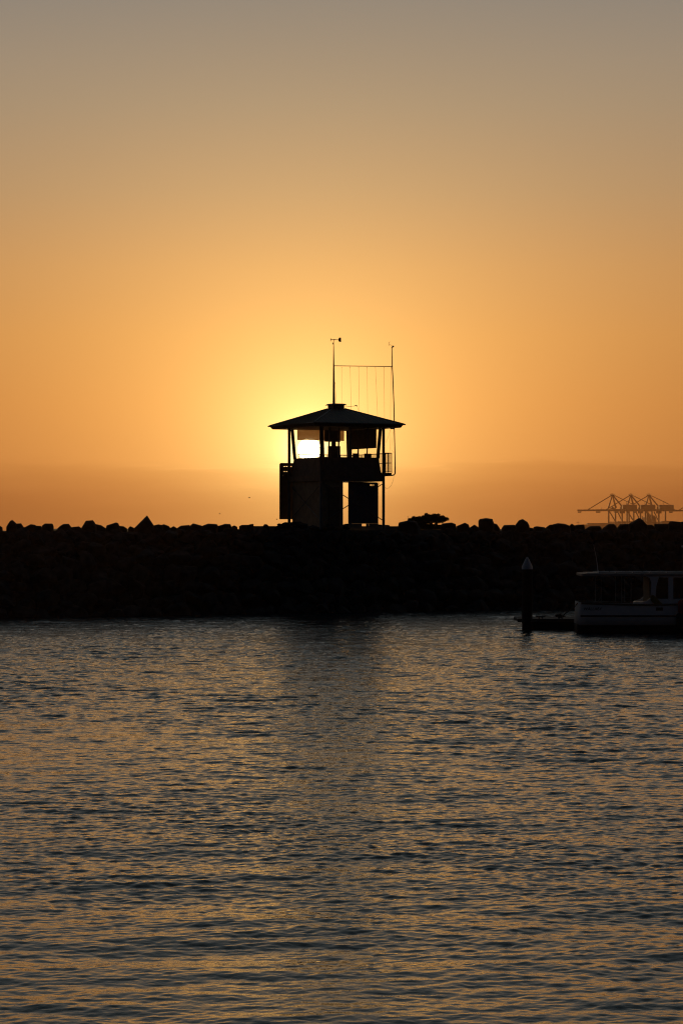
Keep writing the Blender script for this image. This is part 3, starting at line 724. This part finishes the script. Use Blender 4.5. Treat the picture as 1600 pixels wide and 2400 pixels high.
p0 = Bp(*Cb(412,240)); tw.tube([p0, Bp(*Cb(402,190))], .004, 4); tw.tube([Bp(*Cb(402,195)), Bp(*Cb(385,180))], .004, 4); tw.tube([Bp(*Cb(402,195)), Bp(*Cb(414,172))], .004, 4)
tw.tube([Bp(*Cb(383,172)), Bp(*Cb(418,172))], .004, 4)
tw.build('twig', STEM, bush)

# ------------------------------------------------------------------ mooring pile and pontoon
pl = at(1234.5, HZ, 95.0)
pile = empty('mooring_pile', (pl.x, 95.0, 0), 0, 'round dark mooring pile with a pale cone cap at the left end of the pontoon', 'mooring pile')
MB().tube([(0,0,-3), (0,0,CH-(1333-HZ)/F*95.0)], .205, 24).build('pile_shaft', PILEM, pile, True)
z0 = CH-(1333-HZ)/F*95.0
m = MB(); m.tube([(0,0,z0-.02), (0,0,z0+.03), (0,0,z0+.10), (0,0,z0+.40), (0,0,z0+.455), (0,0,z0+.47)], [.212,.218,.205,.065,.03,.005], 24)
m.build('pile_cap', GREYP, pile, True)
px0, px1 = at(1223, 0, 95.3).x, at(1212, 0, 95.3).x
pont = empty('pontoon', (px0, 96.2, 0), 0, 'low dark floating pontoon running from the pile to behind the moored boat', 'pontoon')
Lp = 11.5
m = MB(); m.box(.15, Lp, -.95, .95, -.35, .36); m.build('float', BLACK, pont, bevel=.02)
m = MB()
for k in range(int((Lp+.18)/.145)):
    x = -.18+k*.145; m.box(x, x+.138, -1.0, 1.0, .405, .44)
m.build('deck_boards', TIMB, pont)
m = MB(); m.box(-.2, Lp, -1.06, -1.003, .32, .455); m.box(-.2, Lp, 1.003, 1.06, .32, .455); m.box(-.2, Lp, -1.0, 1.0, .363, .403)
m.build('edge_beam', TIMB, pont)
m = MB(); m.beam((-.05,-1.06,.36), (-.05,-1.32,.36), .05); m.beam((.52,-1.06,.36), (.52,-1.32,.36), .05); m.beam((-.08,-1.345,.36), (.55,-1.345,.36), .05)
m.build('pile_bracket', STEEL, pont)
def cleat(px):
    x = at(px, 0, 95.6).x-px0; m = MB()
    m.tube([(x-.2,-.8,.55), (x-.1,-.8,.53), (x+.1,-.8,.53), (x+.22,-.8,.56)], [.014,.028,.028,.014], 8)
    m.tube([(x-.06,-.8,.43), (x-.06,-.8,.53)], .03, 8); m.tube([(x+.06,-.8,.43), (x+.06,-.8,.53)], .03, 8)
    m.build('cleat', STEEL, pont, True); return x
cleat(1265); xc = cleat(1311)
# mooring line
rl = at(1311, 0, 95.4)
rope = MB()
for k in range(3): rope.tube([(rl.x-.17, 95.35+.03*k, .55+.02*k), (rl.x, 95.3, .62-.03*k), (rl.x+.15, 95.38, .53+.02*k), (rl.x, 95.47, .5), (rl.x-.15, 95.4, .56)], .03, 6)
rope.tube([(rl.x+.1, 95.35, .55), at(1325, 1437, 95.1), at(1345, 1423, 94.3), at(1352, 1414, 93.6)], .022, 7)
tag(rope.build('mooring_rope', DROPE, None, True), 'dark mooring rope from the right pontoon cleat up to the boat stern', 'rope')

# ------------------------------------------------------------------ moored cabin boat
BD = 93.6; BX = at(1359, 0, 92.4).x; LB = 8.2
boat = empty('cabin_boat', (BX, BD, 0), 0, 'white cabin cruiser with open cockpit and long flat roof moored at the pontoon', 'boat')
def hy(t_):                                    # half beam along the hull
    return 1.22*(1-max(0, (t_-.5)/.5)**2.6)*(.97+.03*min(1, t_*8))+.02
def loft(mb, rings):
    n = len(rings[0]); vs = [p for r in rings for p in r]
    fs = [(i*n+k, (i+1)*n+k, (i+1)*n+k+1, i*n+k+1) for i in range(len(rings)-1) for k in range(n-1)]
    fs.append(tuple(range(n))); mb.add(vs, fs)
TS = [0, .04, .1, .2, .3, .4, .5, .6, .7, .8, .88, .94, .98, 1.0]
def ring(t_, lv):                              # lv: list of (z, beam factor)
    x = t_*LB; zg = 1.18-.06*math.sin(min(t_*1.6,1)*math.pi)+.35*max(0, t_-.5)**1.5
    r = []
    for z, f in lv:
        zz = zg if z == 'g' else z
        r.append((x-.04*(1.18-zz)*0+(.05*(zz-.6) if t_ < .05 else 0)+(.35*(zz-.3)*max(0,(t_-.85)/.15) if t_ > .85 else 0), -hy(t_)*f, zz))
    return r+[(p[0], -p[1], p[2]) for p in reversed(r)]
m = MB(); loft(m, [ring(t_, [('g',1.0),(.68,.985),(.31,.95)]) for t_ in TS]); m.build('hull', WHITE, boat, True)
m = MB(); loft(m, [ring(t_, [(.308,.949),(.1,.9),(-.25,.55),(-.4,.05)]) for t_ in TS]); m.build('hull_bottom', HULLB, boat, True)
for nm, f, off, r_, mt in (('gunwale', 'g', .0, .035, TIMB), ('rubbing_strake', .66, .0, .03, BLACK)):
    for sg in (-1, 1):
        pts = []
        for t_ in TS:
            q = ring(t_, [(f, 1.0 if f == 'g' else .985)])[0 if sg < 0 else 1]
            pts.append((q[0], q[1]+sg*.02, q[2]-(.03 if f == 'g' else 0)))
        MB().tube(pts, r_, 8).build(nm, mt, boat, True)
m = MB(); rg = [ring(t_, [('g',.98)]) for t_ in TS]                       # decks
n_ = len(TS); vs = [(p[0][0], p[0][1], .55 if i < 7 else p[0][2]-.03) for i, p in enumerate(rg)]+[(p[1][0], p[1][1], .55 if i < 7 else p[1][2]-.03) for i, p in enumerate(rg)]
m.add(vs, [(i, i+1, n_+i+1, n_+i) for i in range(n_-1)]); m.build('deck', WHITE, boat)
def bxp(px, d=92.5): return at(px, 0, d).x-BX
def bz(py, d=92.5): return CH-(py-HZ)/F*d
# roof
xa, xb_ = bxp(1362), LB*.80
m = MB(); zr0, zr1 = bz(1350.5), bz(1344)
m.plan([(xa,-1.0),(xa+.08,-1.1),(xb_,-1.08),(xb_+.25,-.8),(xb_+.3,0),(xb_+.25,.8),(xb_,1.08),(xa+.08,1.1),(xa,1.0)], zr0, zr1)
rf = m.build('cabin_roof', ROOFG, boat, bevel=.015)
m = MB()
x = bxp(1402)
while x < xb_-.4:
    for sg in (-1, 1): m.tube([(x, sg*1.02, zr1+.045), (x+.62, sg*1.02, zr1+.045)], .014, 6); m.tube([(x+.02, sg*1.02, zr1-.01), (x+.02, sg*1.02, zr1+.045)], .012, 6)
    x += .65
m.build('grab_rail', CHROME, rf)
m = MB(); m.box(bxp(1376), xb_-.3, -.8, .8, zr1+.001, zr1+.03); m.build('roof_hatch_board', ROOFG, rf, bevel=.01)
m = MB(); m.tube([(bxp(1402), -.9, zr1), (bxp(1398), -.9, bz(1310)), (bxp(1391), -.9, bz(1276))], [.014,.010,.005], 6); m.build('antenna', GREYP, boat, True)
for px in (1408, 1456, 1478):
    for sg in (-1, 1): MB().tube([(bxp(px), sg*1.03, bz(1414)), (bxp(px), sg*1.03, zr0+.01)], .014, 6).build('roof_support', DULL, boat, True)
m = MB(); m.tube([(bxp(1408),-1.04,bz(1398)), (bxp(1402),-1.05,bz(1408)), (bxp(1388),-1.06,bz(1413)), (bxp(1370),-1.06,bz(1414))], .014, 6)
m.tube([(bxp(1457),-1.03,bz(1401)), (bxp(1478),-1.03,bz(1401))], .008, 5)
m.build('stern_rail', DULL, boat, True)
# cabin sides with window openings
zc = bz(1417); zw0, zw1 = bz(1403.5), bz(1353.5)
for sg in (-1, 1):
    y0_, y1_ = sorted((sg*1.0, sg*1.05))
    m = MB()
    A_ = lambda px: bxp(px)
    m.prism([(A_(1500), zc), (A_(1500), bz(1412)), (A_(1515), bz(1408)), (A_(1524), bz(1400)), (A_(1525), bz(1365)), (A_(1522), bz(1355)), (A_(1512), zr0+.002),
             (A_(1544), zr0+.002), (A_(1537), bz(1375)), (A_(1535), zw0), (A_(1540), zc)][::-1], y0_, y1_)
    m.box(A_(1540), xb_, y0_, y1_, zc, zw0)
    m.box(A_(1545), xb_, y0_, y1_, zw1, zr0+.002)
    m.box(A_(1565), A_(1577), y0_, y1_, zw0+.001, zw1-.001)
    m.box(A_(1618), A_(1628), y0_, y1_, zw0+.001, zw1-.001)
    m.box(xb_-.1, xb_, y0_, y1_, zw0+.001, zw1-.001)
    m.build('cabin_side', WHITE, boat)
    MB().box(A_(1537), xb_-.05, sg*1.02-.004, sg*1.02+.004, zw0, zw1).build('window', DGLASS, boat)
m = MB(); m.box(xb_-.001, xb_+.06, -1.0, 1.0, zc, zw0); m.build('cabin_front', WHITE, boat)
m = MB(); m.box(xb_-.02, xb_+.02, -.98, .98, zw0+.001, zr0); m.build('windscreen', DGLASS, boat)
MB().box(bxp(1522), bxp(1524.5), -.98, .98, .56, zr0).build('cabin_bulkhead', BLACK, boat)
m = MB(); m.box(bxp(1535), bxp(1551), -1.245, -1.19, bz(1430.5), bz(1423.5)); m.build('hull_vent', BLACK, boat)
m = MB(); m.box(.35, bxp(1430), -.9, .9, .56, .95); m.build('stern_bench', WHITE, boat, bevel=.03)
m = MB(); m.box(bxp(1488), bxp(1512), -.75, -.25, .56, 1.2); m.build('helm_console', WHITE, boat, bevel=.03)
# name lettering
fc = bpy.data.curves.new('name_lettering', 'FONT'); fc.body = 'WALLABY'; fc.size = .155; fc.extrude = .002; fc.shear = .15
fo = bpy.data.objects.new('name_lettering', fc); col.objects.link(fo)
dg = bpy.context.evaluated_depsgraph_get(); me = bpy.data.meshes.new_from_object(fo.evaluated_get(dg))
bpy.data.objects.remove(fo); me.materials.clear(); me.materials.append(BLACK)
fo = bpy.data.objects.new('name_lettering', me); col.objects.link(fo); fo.parent = boat
fo.location = (bxp(1365), -1.222, bz(1430)); fo.rotation_euler = (R(90), 0, R(-.3))
# canvas thrown over the side, fenders
m = MB(); cvp = [(1524,1397),(1529,1394),(1538,1402),(1546,1411),(1556,1420),(1548,1421),(1538,1419),(1530,1413),(1525,1408)]
m.prism([(at(x,y,92.4).x, at(x,y,92.4).z) for x, y in cvp][::-1], 92.42, 92.55)
tag(m.build('canvas_cover', CANV, bevel=.01), 'mustard canvas cover bundled against the boat cabin beside the cockpit', 'cover')
def fender(px, y0, y1, r_, mt, lab):
    p = at(px, y1, 92.2); q = at(px, y0, 92.2); e = empty('fender', (p.x, 92.2, p.z), 0, lab, 'fender', 'fenders on the boat side'); H = q.z-p.z
    MB().tube([(0,0,0), (0,0,.04), (0,0,.1), (0,0,H-.1), (0,0,H-.04), (0,0,H)], [.02,r_*.7,r_,r_,r_*.7,.02], 16).build('fender_body', mt, e, True)
    MB().tube([(0,0,H), (0,.02,H+.35)], .008, 5).build('fender_line', DROPE, e)
fender(1596, 1405, 1440, .14, REDM, 'dark red fender hung high on the boat side at the right picture edge')
fender(1592, 1436, 1474, .15, BLACK, 'black fender hung low on the boat side at the right picture edge')
# slim pole with a lamp head standing on the pontoon beyond the boat
lp = at(1598, 0, 96.6)
pole = empty('signal_pole', (lp.x, 96.6, .455), 0, 'slim dark pole with a small white top behind the boat at the right edge', 'pole')
MB().tube([(0,0,0), (0,0,CH-(1283-HZ)/F*96.6-.455)], .022, 8).build('pole_shaft', STEEL, pole, True)
zz = CH-(1283-HZ)/F*96.6-.455
MB().tube([(0,0,zz), (0,0,zz+.03), (0,0,zz+.07), (0,0,zz+.09)], [.03,.045,.04,.01], 10).build('pole_top', WHITE, pole, True)

# ------------------------------------------------------------------ birds
for (px, py, d, lab, wg) in ((584.5,1167,420,'small dark bird in flight, highest of the three left of the tower',1.0), (515,1204.5,520,'small dark bird in flight, farthest left over the breakwater',1.0), (648.5,1217.5,520,'small dark bird in flight beside the foot of the tower',.8)):
    p = at(px, py, d); e = empty('bird', p, random.uniform(0, 1), lab, 'bird', 'birds flying left of the tower')
    MB().tube([(-.14,0,0),(-.1,0,.01),(0,0,.02),(.1,0,.01),(.2,0,.02)], [.01,.04,.055,.035,.02], 8).build('body', BIRDM, e, True)
    for sg in (-1, 1):
        MB().add([(-.06,0,.03),(.07,0,.03),(.05,sg*.22*wg,.16),(-.03,sg*.22*wg,.15),(-.08,sg*.46*wg,.10),(-.02,0,.01),(.0,sg*.22*wg,.135)],
                 [(0,1,2,3),(3,2,4),(1,5,6,2),(5,0,3,6),(6,3,4),(2,6,4)]).build('wing', BIRDM, e)

# ------------------------------------------------------------------ far port: land strip, sheds, gantry cranes
CD = 5000.0
kc = .1722
def Cx(cx_): return (1330+cx_*kc-800)/F*CD
def Cz(cy_): return CH+(HZ-1130-cy_*kc)/F*CD
u_ = kc/F*CD                                         # metres per crop pixel there
m = MB(); m.box(Cx(60), 2000, CD-120, CD+700, -2, 2.2); tag(m.build('port_ground', PORTM), kind='structure')
PS = R(33)
def crane(cx_off, lab, full=True):
    # local frame: x along the boom (toward the water is minus), y along the rail
    dp_ = CD+cx_off*.05; ox = Cx(553+cx_off)*dp_/CD; e = empty('gantry_crane', (ox, dp_, 2.2), 0, lab, 'port crane', 'gantry cranes at the far port')
    by = .62; z_ = lambda cy_: Cz(cy_)-2.2
    bxs = lambda cx_: (cx_-553)*u_                   # screen metres from the near waterside leg
    ry = 112*u_                                      # screen shift of the far pair of legs
    def P(cx_, cy_, far=0, k=.55): # k: depth per screen metre along the boom (minus: comes nearer)
        x = bxs(cx_)
        return (x, -(x-(ry if far else 0))*k+(26 if far else 0), z_(cy_))
    for c0, fr in ((553,0),(665,1),(725,0),(838,1)):
        p = P(c0, 383, fr); MB().beam((p[0],p[1],0), p, 3.0).build('leg', CRANEM, e)
    m = MB(); m.beam(P(563,400), P(652,556), 1.89); m.beam(P(692,400,1), P(758,545,1), 1.89); m.beam(P(553,545), P(725,545), 2.32); m.beam(P(665,545,1), P(838,545,1), 2.32)
    m.build('brace', CRANEM, e)
    m = MB(); m.beam(P(553,383), P(665,383,1), 4.35); m.beam(P(725,383), P(838,383,1), 4.35); m.beam(P(553,383), P(725,383), 3.77); m.beam(P(665,383,1), P(838,383,1), 3.77)
    m.build('portal_beam', CRANEM, e)
    def M_(cx_, cy_): return (bxs(cx_), -(bxs(cx_)-ry/2)*.55+13, z_(cy_))     # plane of the boom, between the frames
    m = MB()
    for o_ in (-1.6, 1.6):
        a_, b_ = M_(165,382), M_(640,380); m.beam((a_[0]+o_*.4,a_[1]+o_,a_[2]), (b_[0]+o_*.4,b_[1]+o_,b_[2]), 2.0, 3.6)
    m.build('boom', CRANEM, e)
    m = MB(); m.beam(M_(640,380), M_(945,383), 4, 4.2); m.build('rear_girder', CRANEM, e)
    for c0, wd_ in ((188, 44), (437, 38)):
        m = MB(); q = M_(c0, 392); h_ = wd_*u_/2
        m.add([(q[0]-h_,q[1]-2,q[2]-.2),(q[0]+h_,q[1]-2,q[2]-.2),(q[0]+h_,q[1]+2,q[2]-.2),(q[0]-h_,q[1]+2,q[2]-.2)], [(0,1,2,3)])
        for k in (-1, -.3, .4, 1): m.beam((q[0]+k*h_*.9,q[1],q[2]-3.4), (q[0]+k*h_*.9,q[1],q[2]+(3.5 if k in (-1,1) else 1.2)), 1.30)
        m.beam((q[0]-h_,q[1],q[2]-2.6), (q[0]+h_,q[1],q[2]-2.6), 1.6, 1.4)
        m.build('trolley' if c0 == 188 else 'operator_cab', CRANEM, e)
    m = MB(); m.beam(M_(475,372), M_(475,345), 1.16); m.build('boom_light_mast', CRANEM, e)
    ap = M_(613, 172)
    m = MB()
    for tgt in ((557,352),(664,352)): m.beam(ap, M_(*tgt), 2.17)
    m.beam(ap, P(553,350,0), 1.89); m.beam(ap, P(665,350,1), 1.89)
    m.build('apex_frame', CRANEM, e)
    m = MB(); m.beam(ap, M_(292,376), 1.59); m.beam(ap, M_(735,328), 2.46); m.beam(M_(645,182), M_(872,302), 1.30); m.beam((ap[0]+2,ap[1],ap[2]), M_(735,345), 1.16)
    m.build('stay', CRANEM, e)
    m = MB()
    m.box(ap[0]-4.2, ap[0]+4.2, ap[1]-2, ap[1]+2, ap[2]-1.6, ap[2]-.2)
    for k in (-3.8,-2,0,1.6,3.6): m.beam((ap[0]+k,ap[1],ap[2]-1), (ap[0]+k*1.1,ap[1],ap[2]+random.uniform(1,2.6)), 1.01)
    m.beam((ap[0]-2.5,ap[1],ap[2]+2.6), (ap[0]+2,ap[1],ap[2]+3.1), 0.58)
    m.build('apex_platform', CRANEM, e)
    m = MB(); p0 = M_(742,370); p1 = M_(925,306)
    m.add([(p0[0],p0[1]-5,p0[2]),(p1[0],p1[1]-5,p0[2]),(p1[0],p1[1]+5,p0[2]),(p0[0],p0[1]+5,p0[2]),(p0[0],p0[1]-5,p1[2]-1),(p1[0],p1[1]-5,p1[2]-1),(p1[0],p1[1]+5,p1[2]),(p0[0],p0[1]+5,p1[2])],
          [(3,2,1,0),(4,5,6,7),(0,1,5,4),(1,2,6,5),(2,3,7,6),(3,0,4,7)])
    m.beam(M_(795,308), M_(795,262), 0.87)
    m.build('machinery_house', CRANEM, e)
    m = MB(); pts_ = [(575,362),(598,348),(612,322),(630,345),(655,352),(668,372)]
    m.prism([(M_(x,y)[0], M_(x,y)[2]) for x, y in pts_][::-1], M_(620,350)[1]-2, M_(620,350)[1]+2)
    m.build('hoist_gear', CRANEM, e)
    m = MB(); p0 = M_(705,425); m.box(p0[0], p0[0]+11, p0[1]-2, p0[1]+2, p0[2], p0[2]+5.5); m.box(p0[0]+1, p0[0]+5, p0[1]-1.5, p0[1]+1.5, p0[2]+6, p0[2]+14)
    m.build('stair_tower', CRANEM, e)
crane(0, 'hazy gantry crane at the far port, leftmost, its whole boom in clear sky')
crane(249, 'hazy gantry crane at the far port, middle one of the three with a visible apex')
crane(498, 'hazy gantry crane at the far port, rightmost of the three with a visible apex')
crane(1248, 'hazy gantry crane with only its boom tip in view at the right edge')
# port sheds and stacks
def block(x0, x1, ytop, d, lab, name, cat, parts=1):
    k = d/CD
    X0, X1 = Cx(x0)*k, Cx(x1)*k; zt_ = CH+(Cz(ytop)-CH)*k
    e = empty(name, ((X0+X1)/2, d, 2.2), 0, lab, cat); hw = (X1-X0)/2
    MB().box(-hw, hw, -15, 15, 0, zt_-2.2-.8).build('wall', PORTM, e)
    MB().prism([(-hw-.5, zt_-3.0), (hw+.5, zt_-3.0), (hw+.5, zt_-2.6), (0, zt_-2.2), (-hw-.5, zt_-2.6)][::-1], -16, 16).build('roof', CRANEM, e)
block(120, 258, 576, 5150, 'lowest hazy port shed at the left end of the far port', 'port_shed', 'shed')
block(259, 700, 556, 5200, 'long hazy port shed under the first crane boom', 'port_shed', 'shed')
block(665, 1000, 532, 5250, 'higher hazy port shed behind the first two cranes', 'port_shed', 'shed')
block(1268, 1420, 528, 5250, 'hazy port shed behind the legs of the third crane', 'port_shed', 'shed')
# ship alongside behind the cranes
e = empty('cargo_ship', (Cx(1090)*1.04, 5200, 0), 0, 'hazy cargo ship superstructure with masts between the port cranes', 'ship')
sz = lambda cy_: CH+(Cz(cy_)-CH)*1.04
sx_ = lambda cx_: (cx_-1090)*u_*1.04
m = MB(); m.prism([(sx_(960), sz(560)), (sx_(1290), sz(560)), (sx_(1280), -1), (sx_(975), -1)][::-1], -12, 12); m.build('ship_hull', PORTM, e)
m = MB()
for (a_, b_, t_, dp) in ((985,1190,520,10), (1000,1180,495,9), (1020,1195,478,8), (1070,1175,455,7), (1085,1150,445,6)):
    m.box(sx_(a_), sx_(b_), -dp, dp, sz(562), sz(t_))
m.build('superstructure', PORTM, e)
m = MB()
for (x_, t_) in ((1010,462),(1045,455),(1092,402),(1100,425),(1115,435),(1150,448),(1185,470)):
    m.beam((sx_(x_),0,sz(520)), (sx_(x_),0,sz(t_)), 1.4)
m.beam((sx_(1078),0,sz(420)), (sx_(1108),0,sz(424)), 1.0); m.beam((sx_(1040),0,sz(462)), (sx_(1110),0,sz(440)), 1.0); m.beam((sx_(1130),0,sz(440)), (sx_(1180),0,sz(465)), 1.0)
m.build('ship_mast', CRANEM, e)
for x_, t_, bt, lab in ((129,526,585,'short hazy light mast left of the port sheds'), (537,455,556,'hazy light mast with a cross bar just left of the first crane leg')):
    e = empty('light_mast', (Cx(x_), CD-10, 2.2), 0, lab, 'light mast', 'light masts at the far port')
    MB().beam((0,0,0), (0,0,Cz(t_)-2.2), .7).build('mast_shaft', CRANEM, e)
    zz = Cz(t_+ (22 if x_ < 200 else 34))-2.2
    MB().beam((-3.2,0,zz), (3.2,0,zz), .7).build('mast_head', CRANEM, e)

# ------------------------------------------------------------------ haze
m = MB(); m.box(-1800, 2600, -80, 6200, -3, 92)

me = bpy.data.meshes.new('haze'); me.from_pydata(m.v, [], m.f)
hm = bpy.data.materials.new('sunset_haze'); hm.use_nodes = True; n = hm.node_tree; n.nodes.clear()
pv = n.nodes.new('ShaderNodeVolumePrincipled'); om = n.nodes.new('ShaderNodeOutputMaterial')
pv.inputs['Color'].default_value = (.42, .22, .11, 1); pv.inputs['Density'].default_value = 0.65e-4; pv.inputs['Anisotropy'].default_value = .55
n.links.new(pv.outputs[0], om.inputs['Volume']); me.materials.append(hm)
hz = bpy.data.objects.new('haze', me); col.objects.link(hz); tag(hz, kind='stuff')
